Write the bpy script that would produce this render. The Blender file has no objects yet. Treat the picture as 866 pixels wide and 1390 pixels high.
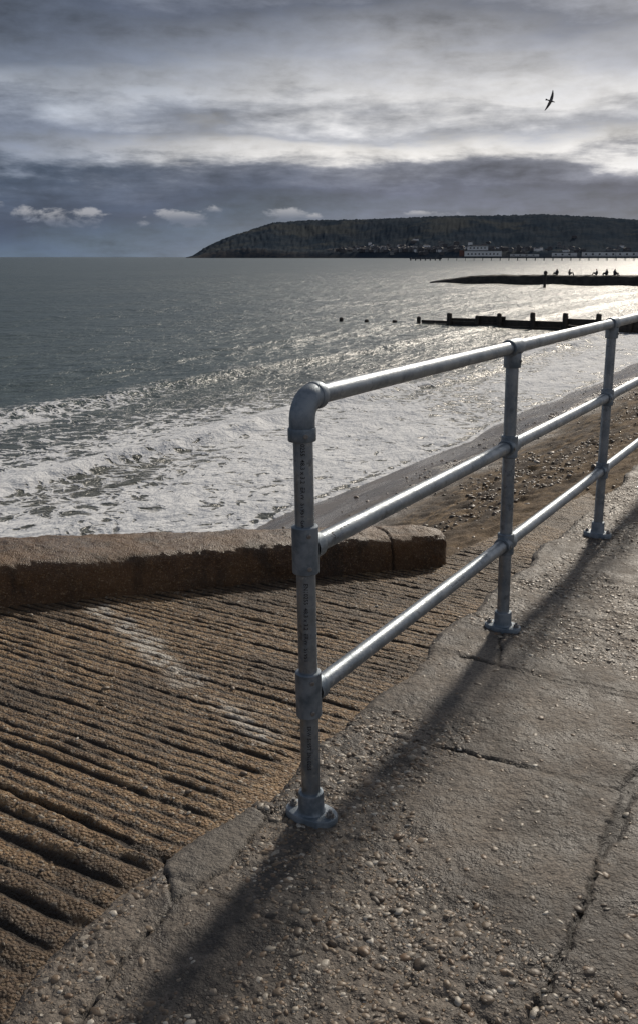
import bpy, math, numpy as np
from mathutils import Vector, Matrix
rng=np.random.default_rng(7)
sc=bpy.context.scene
R=math.radians
# ---------------------------------------------------------------- frame of the promenade
PA=math.atan2(.863,.505)
PO=Vector((-.02,2.216,0))
def place(o):
    o.location=PO; o.rotation_euler=(0,0,PA); return o
# ---------------------------------------------------------------- noise
def h2(ix,iy,seed):
    n=(ix.astype(np.int64)*374761393+iy.astype(np.int64)*668265263+seed*1442695041)&0x7fffffff
    n=((n^(n>>13))*1274126177)&0x7fffffff
    n=(n^(n>>16))&0xffff
    return n/65535.0
def vn(x,y,seed=0):
    x=np.asarray(x,float);y=np.asarray(y,float)
    ix=np.floor(x);iy=np.floor(y);fx=x-ix;fy=y-iy
    u=fx*fx*fx*(fx*(fx*6-15)+10);v=fy*fy*fy*(fy*(fy*6-15)+10)
    a=h2(ix,iy,seed);b=h2(ix+1,iy,seed);c=h2(ix,iy+1,seed);d=h2(ix+1,iy+1,seed)
    return (a*(1-u)+b*u)*(1-v)+(c*(1-u)+d*u)*v
def fbm(x,y,seed=0,o=4):
    r=0;a=1;t=0
    x=np.asarray(x,float);y=np.asarray(y,float)
    for i in range(o):
        c,s=math.cos(.6*i),math.sin(.6*i)
        r=r+a*vn((x*c-y*s)*2**i+13.7*i,(x*s+y*c)*2**i+7.1*i,seed+i*17);t+=a;a*=.5
    return r/t-.5
def sst(a,b,x):
    k=np.clip((x-a)/(b-a),0,1);return k*k*(3-2*k)
# ---------------------------------------------------------------- mesh helpers
def link(o):
    sc.collection.objects.link(o);return o
def np_mesh(name,V,F,mat=None,smooth=True,attrs=None):
    me=bpy.data.meshes.new(name)
    V=np.asarray(V,np.float32);F=np.asarray(F,np.int32);k=F.shape[1]
    me.vertices.add(len(V));me.vertices.foreach_set('co',V.ravel())
    me.loops.add(F.size);me.loops.foreach_set('vertex_index',F.ravel())
    me.polygons.add(len(F));me.polygons.foreach_set('loop_start',np.arange(0,F.size,k,dtype=np.int32))
    me.polygons.foreach_set('loop_total',np.full(len(F),k,np.int32))
    me.polygons.foreach_set('use_smooth',np.full(len(F),smooth))
    me.update(calc_edges=True);me.validate()
    for n,a in (attrs or {}).items():
        at=me.attributes.new(n,'FLOAT','POINT');at.data.foreach_set('value',np.asarray(a,np.float32).ravel())
    o=bpy.data.objects.new(name,me)
    if mat: me.materials.append(mat)
    return link(o)
def grid(name,xs,ys,fz,mat,keep=None,attrs=None):
    X,Y=np.meshgrid(xs,ys,indexing='ij')
    Z=fz(X,Y)
    at={}
    if isinstance(Z,tuple): Z,at=Z
    n,m=X.shape
    I=np.arange(n*m).reshape(n,m)
    F=np.stack([I[:-1,:-1],I[1:,:-1],I[1:,1:],I[:-1,1:]],-1).reshape(-1,4)
    if keep is not None:
        K=keep(X,Y)
        kf=(K[:-1,:-1]&K[1:,:-1]&K[1:,1:]&K[:-1,1:]).reshape(-1)
        F=F[kf]
    return np_mesh(name,np.stack([X,Y,Z],-1).reshape(-1,3),F,mat,True,at)
def coords(segs,start):
    out=[start]
    for end,d0,d1 in segs:
        x=out[-1];L=abs(end-x);sg=1 if end>x else -1
        p=0
        while p<L-1e-6:
            d=d0+(d1-d0)*(p/L); p+=d
            out.append(x+sg*min(p,L))
    return np.array(out)
class MB:
    def __init__(s): s.V=[];s.F=[];s.M=[]
    def add(s,V,F,mi=0):
        b=len(s.V);s.V+= [tuple(v) for v in V];s.F+=[tuple(b+i for i in f) for f in F];s.M+=[mi]*len(F)
    def lathe(s,prof,A,D,n=28,mi=0,cap=True):
        A=Vector(A);D=Vector(D).normalized()
        u=D.orthogonal().normalized();w=D.cross(u)
        V=[];F=[]
        for h,r in prof:
            for i in range(n):
                a=2*math.pi*i/n;V.append(A+D*h+(u*math.cos(a)+w*math.sin(a))*r)
        for j in range(len(prof)-1):
            for i in range(n):
                k=(i+1)%n;F.append((j*n+i,j*n+k,(j+1)*n+k,(j+1)*n+i))
        if cap:
            F.append(tuple(range(n-1,-1,-1)));F.append(tuple((len(prof)-1)*n+i for i in range(n)))
        s.add(V,F,mi)
    def sleeve(s,A,D,L,r,b=.003,mi=0,n=28):
        s.lathe([(0,r-b*1.6),(0+b*.3,r-b*.6),(b,r),(L-b,r),(L-b*.3,r-b*.6),(L,r-b*1.6)],A,D,n,mi)
    def tube(s,A,B,r,n=28,mi=0):
        A=Vector(A);B=Vector(B);s.lathe([(0,r),((B-A).length,r)],A,B-A,n,mi)
    def sweep(s,P,r,n=28,mi=0):
        P=[Vector(p) for p in P];V=[];F=[]
        for j,p in enumerate(P):
            d=(P[min(j+1,len(P)-1)]-P[max(j-1,0)]).normalized()
            u=Vector((0,1,0));w=d.cross(u).normalized()
            rr=r[j] if isinstance(r,list) else r
            for i in range(n):
                a=2*math.pi*i/n;V.append(p+(u*math.cos(a)+w*math.sin(a))*rr)
        for j in range(len(P)-1):
            for i in range(n):
                k=(i+1)%n;F.append((j*n+i,j*n+k,(j+1)*n+k,(j+1)*n+i))
        s.add(V,F,mi)
    def box(s,c,d,mi=0,rot=0,taper=1):
        c=Vector(c);hx,hy,hz=[q/2 for q in d];V=[]
        cr,sr=math.cos(rot),math.sin(rot)
        for z in(-hz,hz):
            k=1 if z<0 else taper
            for x,y in((-hx,-hy),(hx,-hy),(hx,hy),(-hx,hy)):
                x*=k;y*=k
                V.append((c.x+x*cr-y*sr,c.y+x*sr+y*cr,c.z+z))
        s.add(V,[(3,2,1,0),(4,5,6,7),(0,1,5,4),(1,2,6,5),(2,3,7,6),(3,0,4,7)],mi)
    def obj(s,name,mats,smooth=False,ang=None):
        me=bpy.data.meshes.new(name);me.from_pydata(s.V,[],s.F);me.validate()
        for m in mats: me.materials.append(m)
        if len(me.polygons)==len(s.M): me.polygons.foreach_set('material_index',s.M)
        me.polygons.foreach_set('use_smooth',[smooth]*len(me.polygons))
        me.update()
        if ang: me.set_sharp_from_angle(angle=R(ang))
        return link(bpy.data.objects.new(name,me))
# ---------------------------------------------------------------- node helpers
class G:
    def __init__(s,nt): s.nt=nt
    def n(s,t,**k):
        o=s.nt.nodes.new(t)
        for a,b in k.items(): setattr(o,a,b)
        return o
    def set(s,sock,v):
        if isinstance(v,bpy.types.NodeSocket): s.nt.links.new(v,sock)
        elif v is not None:
            if hasattr(sock.default_value,'__len__') and not hasattr(v,'__len__'): v=(v,)*len(sock.default_value)
            if hasattr(sock.default_value,'__len__') and len(sock.default_value)==4 and len(v)==3: v=tuple(v)+(1,)
            sock.default_value=v
    def m(s,op,a,b=None,c=None,clamp=False):
        o=s.n('ShaderNodeMath',operation=op,use_clamp=clamp)
        s.set(o.inputs[0],a)
        if b is not None:s.set(o.inputs[1],b)
        if c is not None:s.set(o.inputs[2],c)
        return o.outputs[0]
    def ss(s,a,b,x,lo=0,hi=1):
        o=s.n('ShaderNodeMapRange',interpolation_type='SMOOTHSTEP')
        s.set(o.inputs[0],x);s.set(o.inputs[1],a);s.set(o.inputs[2],b);s.set(o.inputs[3],lo);s.set(o.inputs[4],hi)
        return o.outputs[0]
    def mix(s,f,a,b,mode='MIX'):
        o=s.n('ShaderNodeMix',data_type='RGBA',blend_type=mode)
        s.set(o.inputs[0],f);s.set(o.inputs[6],a);s.set(o.inputs[7],b)
        return o.outputs[2]
    def vec(s,x,y,z):
        o=s.n('ShaderNodeCombineXYZ');s.set(o.inputs[0],x);s.set(o.inputs[1],y);s.set(o.inputs[2],z);return o.outputs[0]
    def vmul(s,v,k):
        o=s.n('ShaderNodeVectorMath',operation='MULTIPLY');s.set(o.inputs[0],v);s.set(o.inputs[1],k);return o.outputs[0]
    def vadd(s,v,k):
        o=s.n('ShaderNodeVectorMath',operation='ADD');s.set(o.inputs[0],v);s.set(o.inputs[1],k);return o.outputs[0]
    def noise(s,v,scale,detail=4,rough=.55,dist=0,col=False):
        o=s.n('ShaderNodeTexNoise');s.set(o.inputs['Vector'],v);s.set(o.inputs['Scale'],scale)
        s.set(o.inputs['Detail'],detail);s.set(o.inputs['Roughness'],rough);s.set(o.inputs['Distortion'],dist)
        return o.outputs['Color'] if col else o.outputs['Fac']
    def vor(s,v,scale,feature='F1',rand=1):
        o=s.n('ShaderNodeTexVoronoi',feature=feature);s.set(o.inputs['Vector'],v);s.set(o.inputs['Scale'],scale);s.set(o.inputs['Randomness'],rand)
        return o
    def ramp(s,f,st,interp='LINEAR'):
        o=s.n('ShaderNodeValToRGB');s.set(o.inputs[0],f);cr=o.color_ramp;cr.interpolation=interp
        while len(cr.elements)<len(st): cr.elements.new(.5)
        for e,(p,c) in zip(cr.elements,st): e.position=p;e.color=tuple(c)+(1,)
        return o.outputs[0]
    def attr(s,n):
        o=s.n('ShaderNodeAttribute',attribute_name=n);return o.outputs['Fac']
    def bump(s,h,strength,dist,nrm=None):
        o=s.n('ShaderNodeBump');s.set(o.inputs['Strength'],strength);s.set(o.inputs['Distance'],dist);s.set(o.inputs['Height'],h)
        if nrm is not None: s.set(o.inputs['Normal'],nrm)
        return o.outputs[0]
def mat(name):
    m=bpy.data.materials.new(name);m.use_nodes=True
    g=G(m.node_tree);b=m.node_tree.nodes['Principled BSDF']
    tc=g.n('ShaderNodeTexCoord')
    return m,g,b,tc.outputs['Object']
def sep(g,v):
    o=g.n('ShaderNodeSeparateXYZ');g.set(o.inputs[0],v);return o.outputs
# ---------------------------------------------------------------- light & world
AZ,EL=R(25.5),R(28)
SD=Vector((math.sin(AZ)*math.cos(EL),math.cos(AZ)*math.cos(EL),math.sin(EL)))
sl=bpy.data.lights.new('sun','SUN');sl.energy=2.9;sl.angle=R(5);sl.color=(1,.89,.75)
so=link(bpy.data.objects.new('sun',sl));so.rotation_euler=(-SD).to_track_quat('-Z','Y').to_euler();so.location=SD*50
w=bpy.data.worlds.new('World');sc.world=w;w.use_nodes=True
nt=w.node_tree;nt.nodes.clear();g=G(nt)
tc=g.n('ShaderNodeTexCoord').outputs['Generated']
x,y,z=sep(g,tc)
A=g.m('MULTIPLY',g.m('ARCTAN2',x,y),57.2958);E=g.m('MULTIPLY',g.m('ARCSINE',z),57.2958)
n1=g.noise(g.vmul(tc,(2.6,2.6,13)),1.0,4,.55,0)
n2=g.noise(g.vadd(g.vmul(tc,(6,6,30)),(3,1,5)),1.0,6,.6,.15)
n3=g.noise(g.vadd(g.vmul(tc,(26,26,60)),(9,1,5)),1.0,5,.6,.2)
c1=g.m('SUBTRACT',n1,.5);c2=g.m('SUBTRACT',n2,.5);c3=g.m('SUBTRACT',n3,.5)
Ew=g.m('ADD',E,g.m('ADD',g.m('MULTIPLY',c1,6.),g.m('ADD',g.m('MULTIPLY',c2,5.0),g.m('MULTIPLY',c3,1.0))))
f=g.m('DIVIDE',Ew,40.,clamp=True)
LR=g.ramp(f,[(0,(.12,.175,.25)),(.035,(.082,.122,.19)),(.07,(.044,.067,.120)),(.12,(.058,.083,.138)),(.145,(.20,.235,.31)),(.18,(.19,.22,.295)),(.23,(.34,.37,.43)),(.275,(.14,.165,.22)),(.33,(.085,.103,.15)),(.42,(.17,.19,.24)),(.55,(.24,.26,.30)),(.8,(.16,.18,.22)),(1,(.14,.155,.19))])
RR=g.ramp(f,[(0,(.23,.265,.33)),(.03,(.165,.195,.26)),(.09,(.118,.134,.195)),(.125,(.20,.215,.275)),(.146,(.66,.65,.65)),(.18,(.37,.385,.435)),(.22,(.68,.67,.67)),(.27,(.40,.41,.45)),(.32,(.155,.17,.215)),(.41,(.36,.37,.41)),(.55,(.42,.43,.45)),(.8,(.20,.215,.25)),(1,(.14,.155,.19))])
fa=g.ss(-17,5,g.m('ADD',A,g.m('MULTIPLY',c1,26)))
col=g.mix(fa,LR,RR)
da=g.m('DIVIDE',g.m('SUBTRACT',A,3.0),13.);de=g.m('DIVIDE',g.m('SUBTRACT',Ew,6.1),.8)
br=g.m('EXPONENT',g.m('MULTIPLY',g.m('ADD',g.m('MULTIPLY',da,da),g.m('MULTIPLY',de,de)),-1.0))
col=g.mix(g.m('MULTIPLY',br,.8),col,(.86,.83,.80))
k=g.m('ADD',1.0,g.m('ADD',g.m('MULTIPLY',c2,2.0),g.m('MULTIPLY',c3,.9)))
col=g.mix(1,col,g.vec(k,k,k),'MULTIPLY')
for a0,e0,wa,he in [(-14.6,2.15,2.3,.55),(-16.6,2.35,.9,.4),(-10.3,1.9,.6,.35),(-7.6,2.3,1.6,.5),(-6.3,2.7,.7,.3),(-2.0,2.45,1.35,.5),(-.2,2.3,.5,.25),(6.5,2.45,1.6,.22),(-19,2.9,1.0,.3)]:
    da=g.m('DIVIDE',g.m('SUBTRACT',A,a0),wa);de=g.m('DIVIDE',g.m('SUBTRACT',E,e0),he)
    q=g.m('SUBTRACT',1.0,g.m('ADD',g.m('MULTIPLY',da,da),g.m('MULTIPLY',de,de)))
    q=g.m('ADD',q,g.m('MULTIPLY',c3,8.5))
    mk=g.ss(.1,1.5,q,0,.62)
    col=g.mix(mk,col,g.mix(g.ss(-.6,.8,de),(.16,.19,.26),(.52,.52,.55)))
dt=g.n('ShaderNodeVectorMath',operation='DOT_PRODUCT');g.set(dt.inputs[0],tc);dt.inputs[1].default_value=SD
gl=g.m('MULTIPLY',g.m('POWER',g.m('MAXIMUM',dt.outputs['Value'],0),70.),2.0)
col=g.mix(1,col,g.vec(gl,g.m('MULTIPLY',gl,.97),g.m('MULTIPLY',gl,.92)),'ADD')
bgc=g.n('ShaderNodeBackground');g.set(bgc.inputs[0],col);bgc.inputs[1].default_value=1.0
sky=g.n('ShaderNodeTexSky',sky_type='NISHITA',sun_disc=False,sun_elevation=EL,sun_rotation=AZ)
bgs=g.n('ShaderNodeBackground');g.set(bgs.inputs[0],sky.outputs[0]);bgs.inputs[1].default_value=.05
mx=g.n('ShaderNodeMixShader');mx.inputs[0].default_value=.93
nt.links.new(bgs.outputs[0],mx.inputs[1]);nt.links.new(bgc.outputs[0],mx.inputs[2])
nt.links.new(mx.outputs[0],g.n('ShaderNodeOutputWorld').inputs[0])
# ---------------------------------------------------------------- materials
mProm,g,b,oc=mat('weathered_promenade_concrete')
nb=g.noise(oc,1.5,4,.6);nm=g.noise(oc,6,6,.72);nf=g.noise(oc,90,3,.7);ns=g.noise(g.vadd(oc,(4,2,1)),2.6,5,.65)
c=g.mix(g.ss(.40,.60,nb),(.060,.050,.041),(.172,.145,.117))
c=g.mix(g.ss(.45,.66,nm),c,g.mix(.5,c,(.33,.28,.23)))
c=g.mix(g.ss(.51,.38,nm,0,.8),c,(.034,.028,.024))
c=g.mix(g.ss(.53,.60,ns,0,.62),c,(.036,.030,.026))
c=g.mix(g.m('MULTIPLY',g.ss(.35,.7,nf),.65),c,(.034,.029,.025))
c=g.mix(g.attr('patch'),c,g.mix(g.ss(.35,.65,nm),(.10,.09,.078),(.20,.178,.15)))
vo=g.vor(oc,95);vc=sep(g,vo.outputs['Color'])
pm=g.m('MULTIPLY',g.ss(.46,.32,vo.outputs['Distance']),g.ss(.50,.54,vc[0]))
pm=g.m('MULTIPLY',pm,g.attr('agg'))
pc=g.ramp(vc[1],[(0,(.30,.24,.17)),(.4,(.20,.13,.075)),(.7,(.38,.32,.26)),(.85,(.04,.036,.032)),(1,(.58,.53,.45))])
c=g.mix(pm,c,pc)
c=g.mix(g.attr('crack'),c,(.018,.015,.013))
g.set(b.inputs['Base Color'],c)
g.set(b.inputs['Roughness'],g.ss(.3,.7,nm,.5,.82))
hh=g.m('ADD',g.m('ADD',g.m('MULTIPLY',nf,.5),g.m('MULTIPLY',pm,.9)),g.m('MULTIPLY',g.noise(oc,35,3,.7),1.0))
g.set(b.inputs['Normal'],g.bump(hh,.9,.009))
mSlip,g,b,oc=mat('ribbed_slipway_concrete')
nb=g.noise(oc,1.1,4,.6);nm=g.noise(oc,14,4,.7)
vo=g.vor(oc,120);vc=sep(g,vo.outputs['Color'])
c=g.mix(g.ss(.3,.7,nm),(.14,.082,.038),(.37,.235,.115))
c=g.mix(g.m('MULTIPLY',g.ss(.45,.75,vc[0]),.85),c,g.ramp(vc[1],[(0,(.56,.42,.25)),(.4,(.35,.20,.09)),(.7,(.06,.042,.03)),(1,(.70,.61,.48))]))
c=g.mix(g.ss(.42,.62,nb,0,.68),c,(.050,.035,.024))
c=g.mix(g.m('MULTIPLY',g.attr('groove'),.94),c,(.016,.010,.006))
c=g.mix(g.m('MULTIPLY',g.attr('pale'),g.ss(.36,.52,g.noise(oc,18,3,.7))),c,(.64,.60,.53))
g.set(b.inputs['Base Color'],c);b.inputs['Roughness'].default_value=.62
hh=g.m('ADD',g.m('MULTIPLY',g.m('SUBTRACT',1,vo.outputs['Distance']),.8),g.m('MULTIPLY',g.noise(oc,60,4,.7),1.5))
g.set(b.inputs['Normal'],g.bump(hh,1,.012))
mWall,g,b,oc=mat('pebbledash_wall')
nb=g.noise(oc,2.5,4,.6);vo=g.vor(oc,170);vc=sep(g,vo.outputs['Color'])
c=g.mix(g.ss(.35,.65,nb),(.060,.030,.014),(.135,.074,.034))
c=g.mix(g.m('MULTIPLY',g.ss(.6,.85,vc[0]),.6),c,g.ramp(vc[1],[(0,(.32,.19,.085)),(.6,(.13,.07,.035)),(1,(.42,.32,.2))]))
c=g.mix(g.ss(.5,.65,g.noise(g.vmul(oc,(1,1,.4)),7,5,.65),0,.6),c,(.022,.015,.010))
c=g.mix(g.attr('crack'),c,(.015,.012,.01))
g.set(b.inputs['Base Color'],c);g.set(b.inputs['Roughness'],g.ss(.3,.7,nb,.36,.62))
hh=g.m('ADD',g.m('MULTIPLY',g.m('SUBTRACT',1,vo.outputs['Distance']),.5),g.m('MULTIPLY',g.noise(oc,45,4,.7),1.1))
g.set(b.inputs['Normal'],g.bump(hh,.9,.009))
def pebmat(name,st):
    m,g,b,oc=mat(name)
    c=g.ramp(g.attr('tint'),st)
    c=g.mix(g.ss(.4,.7,g.noise(oc,120,3,.6),0,.5),c,(.09,.075,.06))
    g.set(b.inputs['Base Color'],c);g.set(b.inputs['Roughness'],.5)
    g.set(b.inputs['Normal'],g.bump(g.noise(oc,260,3,.6),.3,.002))
    return m
mPeb=pebmat('rounded_pebbles',[(0,(.04,.034,.028)),(.25,(.12,.085,.055)),(.5,(.24,.18,.12)),(.7,(.17,.105,.06)),(.86,(.32,.28,.22)),(1,(.56,.52,.45))])
mShing=pebmat('beach_shingle_stones',[(0,(.04,.034,.03)),(.4,(.10,.08,.06)),(.7,(.18,.12,.08)),(.9,(.24,.21,.18)),(1,(.42,.39,.35))])
mSand,g,b,oc=mat('beach_sand')
sx,sy,sz=sep(g,oc)
nb=g.noise(oc,.8,4,.6);nm=g.noise(oc,5,5,.65);nf=g.noise(oc,70,2,.7);ng=g.noise(g.vmul(oc,(1,2.2,1)),11,5,.72)
tw=g.m('ADD',sy,g.m('MULTIPLY',g.m('SUBTRACT',nb,.5),2.4))
wet=g.ss(2.5,3.5,tw)
shine=g.ss(3.2,4.3,tw)
dry=g.mix(g.ss(.35,.65,nm),(.14,.094,.052),(.32,.225,.13))
shm=g.m('MULTIPLY',g.m('MULTIPLY',g.ss(1.0,2.1,tw),g.ss(4.6,3.0,tw)),g.ss(.42,.56,g.noise(g.vmul(oc,(.5,2,1)),3,4,.7)))
dry=g.mix(g.m('MULTIPLY',shm,.8),dry,(.065,.052,.043))
wc=g.mix(g.ss(.38,.62,g.noise(g.vmul(oc,(.35,1.6,1)),2.2,5,.65)),(.060,.046,.036),(.125,.095,.070))
wc=g.mix(g.m('MULTIPLY',g.ss(.52,.66,ng,0,.8),g.m('SUBTRACT',1,g.m('MULTIPLY',shine,.8))),wc,(.032,.026,.022))
wc=g.mix(g.m('MULTIPLY',g.ss(.66,.74,ng,0,.5),g.m('SUBTRACT',1,shine)),wc,(.30,.27,.24))
c=g.mix(wet,dry,wc)
c=g.mix(g.m('MULTIPLY',g.ss(.5,.75,nf),.45),c,(.045,.036,.028))
g.set(b.inputs['Base Color'],c)
rw=g.ss(.4,.62,g.noise(g.vmul(oc,(.3,1.2,1)),1.6,4,.6),.10,.30)
rw=g.m('ADD',rw,g.m('MULTIPLY',g.m('SUBTRACT',1,shine),.25))
g.set(b.inputs['Roughness'],g.m('ADD',g.m('MULTIPLY',wet,rw),g.m('MULTIPLY',g.m('SUBTRACT',1,wet),.9)))
bst=g.m('SUBTRACT',.9,g.m('MULTIPLY',shine,.78))
g.set(b.inputs['Normal'],g.bump(g.m('ADD',nf,g.m('MULTIPLY',ng,1.6)),bst,.022))
mSea,g,b,oc=mat('sea_water')
sx,sy,sz=sep(g,oc)
ocs=g.vmul(oc,(.5,1,1))
warp=g.vadd(oc,g.vmul(g.noise(oc,.8,3,.6,col=True),(1.1,1.1,0)))
warp=g.vadd(warp,g.vmul(g.noise(oc,4.5,3,.6,col=True),(.22,.22,0)))
ve=g.vor(warp,2.3,'DISTANCE_TO_EDGE').outputs['Distance']
ve2=g.vor(warp,6.5,'DISTANCE_TO_EDGE').outputs['Distance']
lace=g.m('SUBTRACT',1.0,g.m('MULTIPLY',g.m('ADD',g.m('MULTIPLY',ve,1.3),g.m('MULTIPLY',ve2,1.0)),1.9))
nz=g.noise(g.vmul(oc,(.6,1,1)),2.6,6,.75)
val=g.m('ADD',g.m('MULTIPLY',lace,.50),g.m('MULTIPLY',nz,.62))
F=g.attr('foam')
th=g.m('SUBTRACT',1.0,F)
fm=g.ss(th,g.m('ADD',th,.22),val)
fm=g.m('MULTIPLY',fm,g.ss(.02,.15,F))
deep=g.mix(g.ss(.4,.6,g.noise(g.vmul(oc,(.3,1,1)),.05,3,.5)),(.066,.095,.100),(.088,.116,.116))
shal=g.ss(16,7,sy)
wcol=g.mix(shal,deep,(.10,.105,.090))
g.set(b.inputs['Base Color'],g.mix(fm,wcol,(.76,.78,.80)))
g.set(b.inputs['Roughness'],g.mix(fm,(.30,)*3,(.8,)*3));b.inputs['IOR'].default_value=1.33
b.inputs['Specular IOR Level'].default_value=.27
h1=g.noise(ocs,1.9,5,.62,.2);hb=g.noise(ocs,8,3,.6,.2);h3=g.noise(ocs,.3,3,.6)
H=g.m('ADD',g.m('ADD',h1,g.m('MULTIPLY',hb,.2)),g.m('MULTIPLY',h3,1.8))
H=g.m('ADD',H,g.m('MULTIPLY',fm,.15))
g.set(b.inputs['Normal'],g.bump(H,1.0,.23))
mGal,g,b,oc=mat('galvanised_steel')
nb=g.noise(oc,9,4,.6);vo=g.vor(oc,110);vc=sep(g,vo.outputs['Color'])
c=g.mix(g.ss(.35,.65,nb),(.20,.235,.27),(.33,.365,.40))
c=g.mix(g.m('MULTIPLY',vc[0],.25),c,(.46,.50,.53))
c=g.mix(g.ss(.58,.70,g.noise(oc,38,4,.75),0,.6),c,(.58,.59,.58))
c=g.mix(g.ss(.58,.68,g.noise(g.vadd(oc,(3,3,3)),24,4,.7),0,.6),c,(.10,.11,.12))
g.set(b.inputs['Base Color'],c);b.inputs['Metallic'].default_value=.85
g.set(b.inputs['Roughness'],g.ss(.3,.7,g.noise(oc,30,4,.7),.34,.60))
g.set(b.inputs['Normal'],g.bump(g.noise(oc,140,3,.7),.38,.002))
mFit,g,b,oc=mat('cast_galvanised_fitting')
nb=g.noise(oc,20,5,.65)
g.set(b.inputs['Base Color'],g.mix(g.ss(.35,.65,nb),(.15,.19,.23),(.31,.35,.39)));b.inputs['Metallic'].default_value=.7
g.set(b.inputs['Roughness'],g.ss(.3,.7,nb,.42,.62))
g.set(b.inputs['Normal'],g.bump(g.noise(oc,230,3,.7),.4,.002))
def simple(name,c1,c2,scale,rough=.8,bs=.4,bd=.02,metal=0):
    m,g,b,oc=mat(name);n=g.noise(oc,scale,4,.65)
    g.set(b.inputs['Base Color'],g.mix(g.ss(.35,.65,n),c1,c2));b.inputs['Roughness'].default_value=rough;b.inputs['Metallic'].default_value=metal
    g.set(b.inputs['Normal'],g.bump(n,bs,bd));return m
mInk=simple('black_ink',(.012,.012,.016),(.03,.03,.035),60,.6,0,.001)
mRust=simple('zinc_bolt',(.22,.21,.2),(.35,.34,.33),80,.45,.2,.001,.8)
mWood=simple('wet_groyne_timber',(.018,.015,.012),(.05,.04,.03),6,.55,.6,.03)
mRock=simple('weedy_breakwater_stone',(.014,.014,.012),(.045,.04,.034),1.2,.8,.8,.15)
mIron=simple('painted_pier_ironwork',(.06,.07,.085),(.10,.11,.13),.5)
mWhite=simple('white_render',(.76,.77,.79),(.86,.86,.86),.1)
mRoof=simple('dark_roof',(.07,.075,.088),(.10,.10,.11),.3)
mRed=simple('red_brown_cladding',(.18,.09,.075),(.22,.11,.09),.3)
mGlass=simple('dark_window',(.03,.035,.045),(.05,.055,.065),1,.3,0,.01)
mHill,g,b,oc=mat('hazy_wooded_headland')
n=g.noise(oc,.010,6,.66);nn=g.noise(g.vmul(oc,(1,1,2)),.0032,5,.6)
c=g.mix(g.ss(.4,.62,n),(.036,.050,.068),(.056,.068,.082))  # woodland tones with bluish distance haze painted into the base colour
c=g.mix(g.ss(.53,.62,nn,0,.6),c,(.092,.096,.092))
c=g.mix(g.m('MULTIPLY',g.attr('cliff'),g.ss(.35,.6,g.noise(g.vmul(oc,(1,1,.3)),.03,4,.7))),c,(.09,.088,.09))
g.set(b.inputs['Base Color'],c);b.inputs['Roughness'].default_value=1
g.set(b.inputs['Normal'],g.bump(g.noise(oc,.03,5,.7),.35,8))
b.inputs['Specular IOR Level'].default_value=0
# ---------------------------------------------------------------- surfaces
def slip_base(s): return np.where(s>0,-.035-.1*s,-.035)
LONG=-.72
joints=[(-.38,.02),(.50,-.03),(1.16,.04),(2.1,0),(3.0,.03),(4.1,0),(5.2,0),(6.4,0),(7.6,0),(8.9,0),(10.3,0)]
PATCH=[(-.46,.10),(-.30,.065),(-.06,.10),(-.02,.21),(-.30,.25),(-.46,.10)]
cracks=[[(-1.1,-.02),(-.8,.05),(-.46,.10)],[(-.06,.10),(.10,.05),(.22,.12),(.3,.2)],[(1.16,-.1),(1.5,.0),(1.6,.19)]]
def segdist(X,Y,P):
    d=np.full(X.shape,9.)
    for (a,b),(c,e) in zip(P[:-1],P[1:]):
        vx,vy=c-a,e-b;L=vx*vx+vy*vy
        k=np.clip(((X-a)*vx+(Y-b)*vy)/L,0,1)
        d=np.minimum(d,np.hypot(X-a-k*vx,Y-b-k*vy))
    return d
def inpoly(X,Y,P):
    r=np.zeros(X.shape,bool)
    for (x1,y1),(x2,y2) in zip(P[:-1],P[1:]):
        if y1==y2: continue
        cnd=((y1>Y)!=(y2>Y))&(X<(x2-x1)*(Y-y1)/(y2-y1)+x1);r^=cnd
    return r
def edge_t(s): return .185+.07*fbm(s*3,s*0+3,5,5)*2+.03*np.where(s<0,1,0)
def aggf(X,Y):
    return .14+.86*sst(-.14,.18,fbm(X*2.1,Y*2.1,101,4)*2+.45*sst(.35,-.25,X)+.15*sst(1.1,1.5,X)-.06)
def prom(X,Y):
    wx=X+.018*fbm(X*3,Y*3,31,4)*2+.010*fbm(X*25,Y*25,33,4)*2;wy=Y+.020*fbm(X*3,Y*3,47,4)*2+.014*fbm(X*22,Y*22,34,4)*2
    crack=np.zeros(X.shape)
    fade=.25+.75*sst(-.2,.08,fbm(X*2.5,Y*2.5,64,3)*2)
    for s0,sl_ in joints:
        d=np.abs(wx-s0-sl_*wy*2);wd=.003+.011*np.clip(fbm(X*4,Y*4,61,4)*2+.1,0,1)
        crack=np.maximum(crack,(1-sst(wd*.4,wd*1.5,d))*fade)
    d=np.abs(wy-LONG);wd=.006+.036*np.clip(fbm(X*3,Y*3,62,4)*2+.08,0,1)
    crack=np.maximum(crack,(1-sst(wd*.5,wd*1.4,d)))
    px=X+.04*fbm(X*6,Y*6,35,5);py=Y+.04*fbm(X*6,Y*6,36,5)
    for P in cracks+[PATCH]:
        d=segdist(px,py,P);crack=np.maximum(crack,(1-sst(.001,.006,d))*.85)
    pat=inpoly(px,py,PATCH)
    ag=np.where(pat,.05,aggf(X,Y))
    z=.012*fbm(X*1.3,Y*1.3,3,3)+.008*fbm(X*9,Y*9,8,4)+(.003+.008*ag)*fbm(X*50,Y*50,12,3)-.004*ag
    slab=np.searchsorted([j[0] for j in joints],X.ravel()).reshape(X.shape)
    z=z+.006*(h2(slab.astype(float),(Y<LONG).astype(float),4)-.5)
    z=z-.011*crack
    te=edge_t(X)
    over=np.clip(Y-te,0,9)
    z=z-np.minimum(1.6,over*9)-.010*sst(-.03,0,Y-te)
    return z,{'crack':crack,'agg':ag,'patch':pat.astype(float)*.7}
xs=coords([(-1.5,.3,.03),(2.2,.007,.008),(8,.011,.04),(40,.1,1.5),(400,3,30)],-60)
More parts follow.
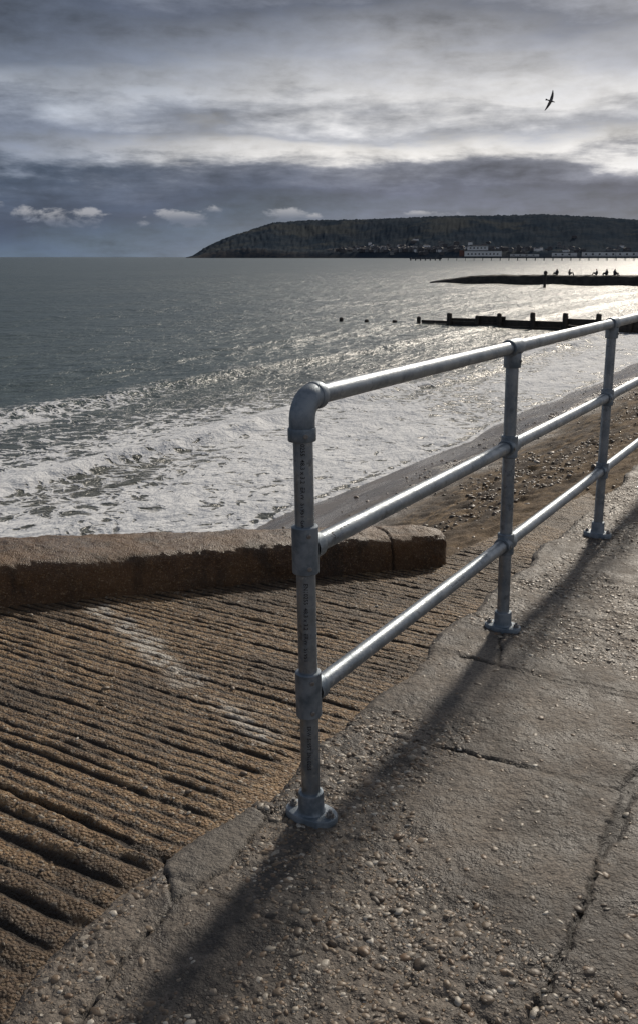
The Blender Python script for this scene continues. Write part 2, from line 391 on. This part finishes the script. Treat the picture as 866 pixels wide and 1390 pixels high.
ys=coords([(-1.4,.35,.03),(.16,.007,.007),(.34,.006,.006)],-9)
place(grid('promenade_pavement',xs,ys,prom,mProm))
Rp=np.array([3.04,.832]);wd_=np.array([.822,2.15])-Rp;wl=np.hypot(*wd_);wdir=wd_/wl;wb=np.array([.511,.860])
def to_loc(wx,wy):
    dx,dy=wx-PO.x,wy-PO.y;c,s=math.cos(PA),math.sin(PA)
    return (dx*c+dy*s,-dx*s+dy*c)
def slip(X,Y):
    w_=.006*fbm(X*1.2,Y*1.8,5,3)*2+.004*fbm(X*9,Y*10,15,3)*2
    big=X<-.30
    ph=np.where(big,(X+w_+.30)/.078-50,(X+w_+.30)/.046)
    fr=np.abs(np.sin(np.pi*ph))
    rid=np.sqrt(fr)
    rid_i=np.floor(ph)
    wear=.40+.95*vn(rid_i*3.3,Y*2.4,9)
    amp=np.where(big,.024,.0115)*wear
    flat=sst(.30,.18,Y-.05*fbm(X*4,Y*0,6,3))
    r=rid*amp*(1-flat)+flat*.008
    r=r+(.007*fbm(X*40,Y*30,2,3)+.008*fbm(X*14,Y*9,21,3))*(.4+rid)*np.where(big,1.4,1)
    z=slip_base(X)+r
    d=segdist(X+.03*fbm(X*6,Y*6,3,3),Y+.06*fbm(X*6,Y*6,4,3),[(-.33,.2),(-.30,.55),(-.31,2.0)])
    ck=(1-sst(.006,.02,d));z=z-.012*ck
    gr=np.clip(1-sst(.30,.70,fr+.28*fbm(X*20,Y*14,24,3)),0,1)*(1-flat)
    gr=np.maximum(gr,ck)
    a=to_loc(-1.02,4.08);bb=to_loc(-.17,2.72)
    dd=segdist(X,Y,[a,bb])
    pale=(1-sst(.02,.09,dd+.12*fbm(X*7,Y*7,71,3)))*sst(.3,.7,fr)*sst(-.45,0,fbm(X*5,Y*5,72,3)*2)
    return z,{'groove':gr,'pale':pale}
def infront(X,Y):
    q=(X-Rp[0])*wb[0]+(Y-Rp[1])*wb[1]
    along=(X-Rp[0])*wdir[0]+(Y-Rp[1])*wdir[1]
    return (q<.12)|(along<.05)&(Y<.95)
xs=coords([(-1.1,.2,.02),(3.6,.0052,.0055),(7.5,.01,.03)],-6)
ys=coords([(2.3,.011,.013),(6,.03,.2)],.06)
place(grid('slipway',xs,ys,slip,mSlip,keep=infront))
def build_wall():
    Ls=coords([(.5,.008,.008),(3.0,.012,.012),(8,.02,.08)],0.0)
    V=[];ck=[]
    nprof=None
    for l in Ls:
        ztop=-.130+.088*l+.004*math.sin(l*2.1)
        wdt=.26+.100*min(l,3)
        e=1.0
        if l<.16: e=math.sqrt(max(0,1-((.16-l)/.16)**2))
        e=max(e,.05)
        ztop-= (1-e)*.05
        pr=[]
        r=.055;wv=wdt*(.35+.65*e);off=(wdt-wv)*.5
        for q in np.linspace(-.9,-.35,6): pr.append((0,q))
        for q in np.linspace(-.34,-r,30): pr.append((0,q))
        for a in np.linspace(0,math.pi/2,10)[1:]: pr.append((r-r*math.cos(a),-r+r*math.sin(a)))
        for q in np.linspace(r,wv-r,24)[1:]: pr.append((q,.012*math.sin(math.pi*(q-r)/(wv-2*r))))
        for a in np.linspace(0,math.pi/2,8)[1:]: pr.append((wv-r+r*math.sin(a),-r+r*math.cos(a)))
        for q in np.linspace(-.1,-1.8,20): pr.append((wv,q))
        nprof=len(pr)
        for (u,h) in pr:
            P=Rp+wdir*l+wb*(u+off)
            V.append((P[0],P[1],ztop+h));ck.append(l)
    V=np.array(V);n=len(Ls)
    L=np.array(ck)
    U=(V[:,0]*wb[0]+V[:,1]*wb[1])
    nrm=fbm(L*9,(U+V[:,2])*9,5,4)*.022+fbm(L*40,(U+V[:,2]*1.3)*40,15,3)*.009+fbm(L*1.7,(U+V[:,2])*2,25,2)*.02
    cr=(1-sst(.003,.011,np.abs(L-.42+.05*fbm(V[:,2]*8,U*8,2,3))))*.8
    G3=V.reshape(n,nprof,3)
    t1=np.gradient(G3,axis=0);t2=np.gradient(G3,axis=1)
    N=np.cross(t2,t1);N/=np.linalg.norm(N,axis=2,keepdims=True)+1e-9
    cen=G3.mean(axis=1,keepdims=True);sg=np.sign((N*(G3-cen)).sum(2).mean());N*=sg
    G3=G3+N*(nrm-.014*cr).reshape(n,nprof,1)
    I=np.arange(n*nprof).reshape(n,nprof)
    F=np.stack([I[:-1,:-1],I[:-1,1:],I[1:,1:],I[1:,:-1]],-1).reshape(-1,4)
    V2=G3.reshape(-1,3)
    half=nprof//2
    cap=[(i,nprof-1-i,nprof-2-i,i+1) for i in range(half-1)]
    F=np.vstack([F,np.array(cap)])
    place(np_mesh('slipway_wall',V2,F,mWall,True,{'crack':cr}))
build_wall()
def beach(X,Y):
    z=np.where(Y>.2,-.47-.276*(Y-.2),-.47)
    z=np.where(Y>9,-.47-.276*8.8-.03*(Y-9),z)
    z=z+.45*sst(-8,-9.5,Y)
    k=sst(3.7,2.2,Y+fbm(X*.7,Y*.7,88,3)*1.5)*sst(-1,0,Y)*sst(120,30,X)
    dim=-np.abs(fbm(X*3.1,Y*3.1,3,4))*.16+fbm(X*9,Y*9,9,3)*.05
    z=z+k*dim+.15*fbm(X*.30,Y*.25,19,3)*sst(.5,2,Y)+.008*fbm(X*2,Y*4,29,4)*sst(4.6,3,Y)
    return z
xs=coords([(-60,200,8),(2.5,4,.2),(14,.03,.035),(34,.06,.2),(150,.4,5),(4000,20,400)],-3000)
ys=coords([(-9.6,200,2),(0,1,.2),(5.8,.03,.04),(20,.5,2),(60,10,10)],-3000)
place(grid('beach_ground',xs,ys,beach,mSand))
def seaf(X,Y):
    far=1/(1+(np.maximum(Y,np.abs(X)*.6)/160.)**2)
    w1=.9*fbm(X*.13,Y*.13,41,3)*2
    tw=Y+w1+.30*fbm(X*.8,Y*.8,42,3)*2
    am=.45+.9*vn(X*.16,Y*.02+3,51)
    def crest(t0,h,front,back):
        d=tw-t0
        return h*np.where(d<0,np.exp(-(d/front)**2),np.exp(-(d/back)**2))
    am2=.3+1.1*vn(X*.1+7,Y*.02,52);am3=.2+1.0*vn(X*.07+3,Y*.02,53)
    c1=crest(8.9,1,.18,.7)*am
    c2=crest(6.8,1,.10,.5)*am2
    c3=crest(14.6,1,.45,1.3)*am3*sst(-8,0,X)
    c4=crest(19,1,.9,2.0)*am2
    z=.17*c1+.05*c2+.22*c3+.10*c4
    z=z+far*.07*np.sin((Y+2.5*fbm(X*.03,Y*.03,5,2)*2)*.85)*sst(16,30,Y)*(.3+vn(X*.05,Y*.1,8))
    z=z+far*(.09*fbm(X*.45,Y*.9,61,4)*sst(8,18,Y)+.03*fbm(X*1.5,Y*2.4,62,3)*sst(6,9,Y))+far*.008*fbm(X*3,Y*5,66,2)*sst(5,7,Y)
    patch=fbm(X*.22,Y*.5,71,4)*2
    F=.68*sst(9.8,8.2,tw)+.62*sst(8.4,9.2,tw)*sst(17.5,13.5,tw)*(1-.60*sst(8,26,X))
    F=F*(1+.60*patch)
    F=F+.45*np.clip(c1,0,1)*sst(-.35,.1,fbm(X*.9,Y*.3,73,3)*2)+.40*np.clip(c2,0,1)*sst(-.2,.2,patch+.2)
    F=F+.60*np.clip(c3-.45,0,1)*sst(.0,.35,fbm(X*.3,Y*.1,81,3)*2+.0)
    depth=-1.8-beach(X,Y)
    near=Y<8
    F=np.where(near,F*sst(-.0,.10,depth)*.95+.12+.75*np.exp(-((depth-.012)/.022)**2),F)
    return z-1.8,{'foam':np.clip(F,0,1)}
xs=coords([(-300,900,40),(-14,20,.3),(30,.11,.13),(80,.16,.8),(400,1,10),(4000,20,300),(25000,600,3000)],-12000)
ys=coords([(6,.035,.04),(12,.05,.07),(24,.08,.16),(70,.18,.8),(300,1,8),(3000,12,300),(30000,500,4000)],3.6)
place(grid('sea',xs,ys,seaf,mSea))
# ---------------------------------------------------------------- pebbles
def ico(sub):
    import bmesh
    bm=bmesh.new();bmesh.ops.create_icosphere(bm,subdivisions=sub,radius=1)
    V=np.array([v.co[:] for v in bm.verts]);F=np.array([[v.index for v in f.verts] for f in bm.faces]);bm.free();return V,F
IV,IF=ico(2)
def scatter(name,S,T,Z,size,m,sink=.35,flat=(.35,.7)):
    n=len(S);a=rng.uniform(0,2*np.pi,n);ex=size*rng.uniform(.8,1.45,n);ey=size*rng.uniform(.55,1.0,n);ez=size*rng.uniform(*flat,n)
    V=IV[None]*(1+.09*rng.standard_normal((n,len(IV)))[:,:,None])
    X=V[:,:,0]*ex[:,None];Y=V[:,:,1]*ey[:,None];ZZ=V[:,:,2]*ez[:,None]
    c,s=np.cos(a)[:,None],np.sin(a)[:,None]
    P=np.stack([X*c-Y*s+S[:,None],X*s+Y*c+T[:,None],ZZ+(Z+ez*(1-2*sink))[:,None]],-1)
    F=(IF[None]+np.arange(n)[:,None,None]*len(IV)).reshape(-1,3)
    t=np.repeat(rng.uniform(0,1,n),len(IV))
    return place(np_mesh(name,P.reshape(-1,3),F,m,True,{'tint':t}))
N=52000
S=rng.uniform(-1.2,4.5,N);T=rng.uniform(-1.2,.2,N)
kp=(rng.uniform(0,1,N)<aggf(S,T)**1.3*.62)&(T<edge_t(S)-.01)&~inpoly(S,T,PATCH)
S,T=S[kp],T[kp]
Z,at=prom(S[:,None],T[:,None]);Z=Z[:,0]
scatter('promenade_pebbles',S,T,Z,np.clip(rng.gamma(2.4,.0021,len(S))+.0020,0,.014),mPeb,.80,(.35,.55))
N=900;S=rng.uniform(-1,3.2,N);T=rng.uniform(.25,2.4,N)
kp=infront(S,T)&((S-Rp[0])*wb[0]+(T-Rp[1])*wb[1]<-.02);S,T=S[kp],T[kp];Z,_=slip(S[:,None],T[:,None])
scatter('slipway_pebbles',S,T,Z[:,0],rng.gamma(4,.0010,len(S))+.002,mPeb,.5,(.4,.7))
N=16000;S=rng.uniform(3,26,N);T=rng.uniform(.25,4.6,N)
den=.05+.9*sst(-.05,.35,fbm(S*.6,T*1.5,111,3)*2)*sst(.9,1.8,T)*sst(4.6,2.8,T)
kp=(rng.uniform(0,1,N)<den);S,T=S[kp],T[kp];Z=beach(S,T)
scatter('beach_shingle',S,T,Z,rng.gamma(4,.0033,len(S))+.004,mShing,.5,(.4,.7))
# ---------------------------------------------------------------- railing
def railing():
    root=bpy.data.objects.new('metal_railing',None);link(root);place(root)
    r=.0242;zt=1.120;zs=[.742,.352]
    npost=9
    top=[Vector((-.010,.018,0)),Vector((-.006,.010,0))]+[Vector((0,0,0))]*20
    def pp(i,z): return Vector((1.5*i,0,0))+top[i]*(z/zt)+Vector((0,0,z))
    tubes=MB();fit=MB();bolt=MB()
    er=.052
    for i in range(npost):
        ztop=zt-(er if i==0 else 0)
        tubes.tube(pp(i,.01),pp(i,ztop),r)
        up=(pp(i,1)-pp(i,0)).normalized()
        n=48;V=[];F=[]
        prof=[(-.012,1.0),(.009,1.0),(.0125,.97),(.0135,.93)]
        for h,k in prof:
            for q in range(n):
                a=2*math.pi*q/n
                ca,sa=math.cos(a),math.sin(a)
                V.append((1.5*i+.046*k*abs(ca)**.9*(1 if ca>0 else -1),.074*k*abs(sa)**.9*(1 if sa>0 else -1),h-.001))
        for j in range(len(prof)-1):
            for q in range(n):
                q2=(q+1)%n;F.append((j*n+q,j*n+q2,(j+1)*n+q2,(j+1)*n+q))
        F.append(tuple((len(prof)-1)*n+q for q in range(n)))
        fit.add(V,F)
        fit.lathe([(.008,.040),(.014,.0365),(.02,.0345),(.062,.0340),(.068,.0325),(.070,.027),(.070,.024)],pp(i,0),up,32,cap=False)
        for sgn in(-1,1):
            bp=Vector((1.5*i,sgn*.056,.012))
            bolt.lathe([(0,.0135),(.002,.0135),(.002,.0105)],bp,(0,0,1),24)
            bolt.lathe([(0,.0098),(.007,.0098),(.009,.0085)],bp+Vector((0,0,.002)),(0,0,1),6)
            bolt.lathe([(0,.005),(.015,.005),(.016,.004)],bp+Vector((0,0,.002)),(0,0,1),12)
        for z0 in zs:
            if i==0:
                fit.sleeve(pp(i,z0-.062),up,.124,.0335)
                fit.lathe([(.018,.0335),(.052,.0330),(.056,.0315),(.057,.025)],pp(i,z0),(1,0,0),28,cap=False)
                for dz in(-.042,.042): bolt.lathe([(0,.006),(.004,.006),(.005,.0045)],pp(i,z0+dz)+Vector((-.022,-.024,0)),(-.68,-.73,0),10)
            else:
                fit.sleeve(pp(i,z0-.043),up,.086,.0325)
                fit.lathe([(-.050,.025),(-.0495,.0315),(-.046,.0325),(.046,.0325),(.0495,.0315),(.050,.025)],pp(i,z0),(1,0,0),28,cap=False)
                bolt.lathe([(0,.006),(.004,.006),(.005,.0045)],pp(i,z0)+Vector((-.036,-.031,0)),(0,-1,0),10)
        if i==0:
            P=[];c=pp(0,zt)
            for k_ in range(15):
                a=math.pi/2*k_/14
                P.append(c+Vector((er-er*math.cos(a),0,-er+er*math.sin(a))))
            P=[c+Vector((0,0,-er-.03))]+P+[c+Vector((er+.012,0,0))]
            fit.sweep(P,.0315,32)
            fit.lathe([(0,.025),(.001,.0335),(.004,.0345),(.030,.0345),(.033,.0335),(.034,.031)],c+Vector((0,0,-er-.052)),up,32,cap=False)
            fit.lathe([(0,.031),(.001,.0335),(.004,.0345),(.022,.0345),(.025,.0335),(.026,.025)],c+Vector((er-.002,0,0)),(1,0,0),32,cap=False)
            bolt.lathe([(0,.006),(.004,.006),(.005,.0045)],c+Vector((-.024,-.024,-er-.035)),(-.7,-.7,0),10)
        else:
            c=pp(i,zt)
            fit.lathe([(-.052,.025),(-.0515,.0315),(-.048,.0325),(.048,.0325),(.0515,.0315),(.052,.025)],c,(1,0,0),28,cap=False)
            fit.lathe([(-.075,.025),(-.0745,.0315),(-.071,.0325),(-.02,.0325)],c,up,28,cap=False)
            bolt.lathe([(0,.006),(.004,.006),(.005,.0045)],c+Vector((0,-.031,-.05)),(0,-1,0),10)
        if i<npost-1:
            for z0 in[zt]+zs:
                a=pp(i,z0);b_=pp(i+1,z0)
                if i==0 and z0==zt:a=a+Vector((er,0,0))
                tubes.tube(a,b_,r)
    ot=tubes.obj('rails_and_posts',[mGal],True,50);of=fit.obj('tube_clamp_fittings',[mFit],True,38);ob=bolt.obj('bolts',[mRust],True,30)
    for o in(ot,of,ob):o.parent=root
    def mark(txt,A,D,size,facing,nm):
        cu=bpy.data.curves.new(nm,'FONT');cu.body=txt;cu.size=size;cu.resolution_u=2;cu.offset=size*.012
        to=link(bpy.data.objects.new(nm,cu));dg=bpy.context.evaluated_depsgraph_get()
        me=bpy.data.meshes.new_from_object(to.evaluated_get(dg));bpy.data.objects.remove(to)
        D=Vector(D).normalized();f=Vector(facing);f=(f-D*f.dot(D)).normalized();u=f.cross(D)
        rr=r+.0004
        for v in me.vertices:
            x_,y_=v.co.x,v.co.y-size*.35;a=y_/r
            v.co=Vector(A)+D*x_+(f*math.cos(a)+u*math.sin(a))*rr
        me.materials.clear();me.materials.append(mInk)
        o=link(bpy.data.objects.new(nm,me));o.parent=root
    for (tx,A,D,sz_,nm) in [('SNIODS  MSI 114  48.3x3.2  GALV',pp(0,.742)+Vector((.10,0,0)),(1,0,0),.027,'print_mid'),
                    ('EN10255  48.3 x 3.2  ERW  S195T',pp(0,.66),(0,0,-1),.015,'print_post'),
                    ('EN10255  48.3 x 3.2  ERW  S195T GALV',pp(0,1.04),(0,0,-1),.015,'print_post_top'),
                    ('ERW S195T EN10255',pp(0,.27),(0,0,-1),.014,'print_post_low'),
                    ('EN10255  48.3 x 3.2  ERW',pp(1,.33)+Vector((-.6,0,.02)),(1,0,0),.014,'print_low')]:
        mark(tx,A,D,sz_,Vector(to_loc(0,0)+(1.45,))-Vector(A),nm)
railing()
# ---------------------------------------------------------------- groyne
e=Vector((.863,-.505,0))
def groyne():
    root=link(bpy.data.objects.new('wooden_groyne',None))
    b=MB();S0=Vector((5.0,46.5,0));nrm=Vector((.505,.863,0));ra=math.atan2(e.y,e.x)
    for i in range(-3,22):
        p=S0+e*(1.42*i+rng.uniform(-.2,.2))
        top=-1.8+(.10+rng.uniform(0,.08) if i<0 else (.34 if i==0 else .50+rng.uniform(-.06,.16))+.014*i)
        if i in(4,9): top+=.18
        rr=.12+rng.uniform(-.02,.02)
        b.lathe([(0,rr),(top+3.0,rr*.95),(top+3.05,rr*.75),(top+3.07,rr*.3)],(p.x,p.y,-3),(rng.uniform(-.04,.04),rng.uniform(-.04,.04),1),10)
    for i in range(0,21):
        hgt=.46+.014*i+(-.16 if i<1 else rng.uniform(-.05,.05))
        for k_ in range(5):
            z0=-1.95+k_*.15
            if z0+.07>-1.8+hgt: break
            c=S0+e*(1.42*(i+.5))+nrm*(.17+rng.uniform(-.02,.02))
            b.box((c.x,c.y,z0+rng.uniform(-.004,.004)),(1.45,.09,.146),0,ra+rng.uniform(-.01,.01))
    o=b.obj('posts_and_planks',[mWood],False);o.parent=root
groyne()
# ---------------------------------------------------------------- stone breakwater
def bh(X): return np.interp(X,[0,1,5,9,90],[.1,.38,.8,1.05,1.3])
def breakwater():
    S0=np.array([15.2,125.0]);ed=np.array([.863,-.505]);nd=np.array([.505,.863])
    L=coords([(30,.4,.4),(90,.6,1.5)],0.);W=np.linspace(-2.6,2.6,22)
    X,Y=np.meshgrid(L,W,indexing='ij')
    prof=1-sst(.55,1.0,np.abs(Y)/2.6)
    Z=-2.3+(bh(X)+.5)*prof+.30*fbm(X*.8,Y*1.2,4,4)*prof
    px=S0[0]+ed[0]*X+nd[0]*Y;py=S0[1]+ed[1]*X+nd[1]*Y
    n,m=X.shape;I=np.arange(n*m).reshape(n,m)
    F=np.stack([I[:-1,:-1],I[1:,:-1],I[1:,1:],I[:-1,1:]],-1).reshape(-1,4)
    np_mesh('stone_breakwater',np.stack([px,py,Z],-1).reshape(-1,3),F,mRock,False)
    return lambda l:(Vector((S0[0]+ed[0]*l,S0[1]+ed[1]*l,-1.8+float(bh(l)))))
bw=breakwater()
mPer,g,b_,oc=mat('dark_clothing_and_skin')
zz=sep(g,oc)[2]
cl=g.mix(g.ss(.30,.32,zz),(.02,.022,.03),(.045,.04,.05));cl=g.mix(g.ss(.70,.71,zz),cl,(.35,.22,.16));cl=g.mix(g.ss(.86,.87,zz),cl,(.03,.02,.015))
g.set(b_.inputs['Base Color'],cl)
def person(loc,ang):
    V=[(0,0,.10),(0.0,0,.32),(0.05,0,.55),(0.08,0,.65),(.12,0,.80),(.05,.1,.10),(.42,.12,.36),(.55,.12,.0),(.66,.12,-.03),(.05,-.1,.10),(.44,-.12,.34),(.60,-.12,.0),(.71,-.12,-.03),(.06,.19,.54),(.16,.24,.32),(.38,.14,.38),(.06,-.19,.54),(.18,-.24,.32),(.40,-.12,.36)]
    Ed=[(0,1),(1,2),(2,3),(3,4),(0,5),(5,6),(6,7),(7,8),(0,9),(9,10),(10,11),(11,12),(2,13),(13,14),(14,15),(2,16),(16,17),(17,18)]
    Rd=[.15,.14,.15,.06,.105,.10,.075,.05,.045,.10,.075,.05,.045,.07,.05,.04,.07,.05,.04]
    me=bpy.data.meshes.new('person');me.from_pydata(V,Ed,[]);me.materials.append(mPer)
    o=link(bpy.data.objects.new('person',me))
    o.modifiers.new('skin','SKIN')
    for v,r_ in zip(me.skin_vertices[0].data,Rd): v.radius=(r_,r_)
    me.skin_vertices[0].data[0].use_root=True
    o.modifiers.new('sub','SUBSURF').levels=1;o.modifiers['sub'].render_levels=2
    o.location=loc;o.rotation_euler=(0,0,ang)
for l,a in [(16.2,3.4),(17.6,-.3),(21.0,2.8),(22.2,3.3),(23.0,.2)]:
    p=bw(l);person((p.x,p.y,p.z+.0),a)
b=MB();b.lathe([(0,.16),(2.2,.13),(2.25,.2),(2.5,.2),(2.6,.08)],(24.6,104,-2.6),(0.03,0,1),12)
b.obj('marker_post',[mWood],False)
# ---------------------------------------------------------------- gull
def gull():
    b=MB()
    pts=[(-.24,.006),(-.20,.03),(-.10,.055),(0,.065),(.10,.055),(.17,.035),(.20,.034),(.235,.026),(.255,.010),(.29,.004)]
    b.lathe([(p[0],p[1]) for p in pts],(0,0,0),(1,0,0),14)
    b.add([(-.18,.03,0),(-.33,.07,.0),(-.34,0,.0),(-.33,-.07,0),(-.18,-.03,0),(-.25,0,.012)],[(0,1,2,5),(5,2,3,4),(0,5,4)])
    for sg,lift in((1,1),(-1,.9)):
        st=[(0,.02,.10,-.08),(.18,.09,.12,-.07),(.34,.12,.10,-.06),(.50,.08,.03,-.09),(.64,.02,-.06,-.13),(.72,-.03,-.13,-.15)]
        V=[];F=[]
        for yv,zv,xf,xb in st:
            for q,dz in((xf,0),((xf*.6+xb*.4),.012),(xb,0),((xf*.6+xb*.4),-.006)): V.append((q,sg*yv,zv*lift+dz))
        for j in range(len(st)-1):
            for q in range(4):
                q2=(q+1)%4;F.append((j*4+q,j*4+q2,j*4+4+q2,j*4+4+q))
        b.add(V,F)
    m=simple('gull_plumage',(.06,.06,.07),(.14,.14,.15),8,.8)
    o=b.obj('seagull',[m],True);o.location=(8.15,35,6.8)
    o.rotation_euler=(R(-68),R(12),R(14));o.scale=(.62,.50,.62)
gull()
# ---------------------------------------------------------------- headland
def headland():
    Ad=[-7.9,-7.5,-6.9,-6.4,-5.35,-4.05,-2.75,-.57,2.9,5.5,8.1,10.5,13.1,15.6,18.2,24,32,45,60]
    Hd=[.0002,.0018,.008,.0128,.0206,.0275,.0350,.0376,.0384,.0402,.0414,.0416,.0424,.0396,.0362,.034,.03,.026,.02]
    a=np.concatenate([np.arange(-7.9,19.5,.06),np.arange(19.6,60,.4)]);r=np.linspace(0,1,46)
    A_,r_=np.meshgrid(a,r,indexing='ij')
    H=np.interp(A_,Ad,Hd)
    left=sst(-1,-6.5,A_)
    R0=2700+500*sst(10,-7,A_);RR_=R0+1500*r_
    g_=np.where(r_<.04,.16*(r_/.04),.16+.84*sst(.04,.62,r_))
    gl_=np.where(r_<.04,.45*(r_/.04),.45+.55*sst(.04,.35,r_))
    g_=g_*(1-left)+gl_*left
    g_=g_*(1-.5*sst(.66,1,r_))
    tn=H*g_
    tn=tn+H*.16*fbm(A_*.45,r_*4,3,4)*sst(.03,.2,r_)*sst(.65,.4,r_)
    Z=tn*RR_*1.0
    Z=Z+ (fbm(A_*6,r_*30,7,3)*9+fbm(A_*22,r_*60,9,2)*5)*sst(.01,.06,r_)*np.clip(H/.01,0,1)
    Z=np.where(r_<=0.001,-4,Z-1.0)
    X=np.sin(np.radians(A_))*RR_;Y=np.cos(np.radians(A_))*RR_
    n,m=X.shape;I=np.arange(n*m).reshape(n,m)
    F=np.stack([I[:-1,:-1],I[1:,:-1],I[1:,1:],I[:-1,1:]],-1).reshape(-1,4)
    cl=sst(.09,.02,r_)*sst(3,-3,A_)
    np_mesh('headland_hills',np.stack([X,Y,Z],-1).reshape(-1,3),F,mHill,True,{'cliff':cl})
    b=MB()
    def zat(ad,rr):
        i=np.argmin(abs(a-ad));j=np.argmin(abs(r-rr));return X[i,j],Y[i,j],Z[i,j]
    for k_ in range(280):
        ad=rng.choice([rng.normal(4.5,1.8),rng.normal(9,3.0),rng.uniform(0,20)],p=[.55,.25,.20]);rr=abs(rng.normal(0,.08))+.03
        if ad<.5 or ad>22 or rr>.4: continue
        x_,y_,z_=zat(ad,rr)
        wx,wy,hz=rng.uniform(7,20),rng.uniform(8,14),rng.uniform(4,9)
        ro=rng.uniform(-.5,.5)
        b.box((x_,y_,z_+hz/2-1),(wx,wy,hz+2),rng.choice([0,2,3],p=[.14,.36,.50]),ro)
        b.box((x_,y_,z_+hz+1.5),(wx*1.05,wy*1.1,3),1,ro,.35)
    mC=simple('cream_houses',(.17,.175,.185),(.24,.24,.245),.05)
    mB=simple('brick_houses',(.09,.09,.10),(.12,.115,.12),.05)
    b.obj('distant_town_houses',[mWhite,mRoof,mC,mB],False)
headland()
# ---------------------------------------------------------------- pier
def pier():
    root=link(bpy.data.objects.new('pleasure_pier',None))
    P0=Vector((112,900,0));P1=Vector((430,850,0));d=(P1-P0).normalized();n_=Vector((-d.y,d.x,0));ra=math.atan2(d.y,d.x);L=(P1-P0).length
    k=MB()
    c=(P0+P1)/2
    k.box((c.x,c.y,1.6),(L,9,.8),0,ra)
    for i in range(int(L/8)):
        for o_ in(-4,4):
            p=P0+d*(i*8+1)+n_*o_;k.box((p.x,p.y,-.5),(.4,.4,4.6),0,ra)
    for i in range(int(L/2.5)):
        p=P0+d*(i*2.5)-n_*4.4;k.box((p.x,p.y,2.5),(.12,.12,1.1),0,ra)
    p=c-n_*4.4;k.box((p.x,p.y,3.05),(L,.1,.12),0,ra)
    q=P0-d*12;k.box((q.x,q.y,-.1),(30,7,.9),0,ra)
    for i in range(7):
        p=P0-d*(26-i*4.6);k.box((p.x,p.y,-.9),(.8,6.6,3.6),0,ra)
    o=k.obj('pier_deck',[mIron],False);o.parent=root
    h=MB()
    def at(l,off=0,z=0):p=P0+d*l+n_*off;return(p.x,p.y,z)
    h.box(at(41,0,4.5),(34,12,5.0),0,ra);h.box(at(41,0,7.25),(36,13,.6),1,ra)
    h.box(at(36,0,9.5),(19,9,3.9),0,ra);h.box(at(36,0,12.0),(21,10.5,1.1),1,ra,.6)
    h.box(at(29,0,13.4),(4,4,3.0),0,ra);h.box(at(29,0,15.5),(4.4,4.4,1.2),1,ra,.1)
    h.box(at(21.5,0,4.8),(4.6,8,5.6),3,ra)
    for i in range(9): h.box(at(27.5+i*3.35,-6.03,4.2),(1.3,.12,1.4),2,ra)
    for i in range(5): h.box(at(29.4+i*3.3,-4.53,9.6),(1.3,.12,1.2),2,ra)
    o=h.obj('pier_pavilion',[mWhite,mRoof,mGlass,mRed],False);o.parent=root
    h=MB()
    for l0,l1,hz in((66,92,2.2),(104,126,3.4),(131,180,4.0),(184,230,4.4),(236,300,5)):
        h.box(at((l0+l1)/2,0,2+hz/2),(l1-l0,6,hz),0,ra);h.box(at((l0+l1)/2,0,2.2+hz),(l1-l0+1,7,.4),1,ra)
        for i in range(int((l1-l0)/6)): h.box(at(l0+3+i*6,-3.03,2+hz*.5),(1.6,.1,hz*.35),2,ra)
    for i in range(12):
        h.box(at(60+i*20,-4,4.5),(.18,.18,5),1,ra)
    o=h.obj('pier_kiosks',[mWhite,mRoof,mGlass],False);o.parent=root
pier()
# ---------------------------------------------------------------- camera
cd=bpy.data.cameras.new('camera');cam=link(bpy.data.objects.new('camera',cd))
cd.sensor_fit='VERTICAL';cd.sensor_height=36*1390/1300;cd.sensor_width=24;cd.lens=35;cd.shift_y=-45/1390
cd.clip_start=.05;cd.clip_end=80000
cam.location=(0,0,1.45);cam.rotation_euler=(R(90-13.4),0,0)
sc.camera=cam
sc.view_settings.view_transform='Standard';sc.view_settings.look='None';sc.view_settings.exposure=0
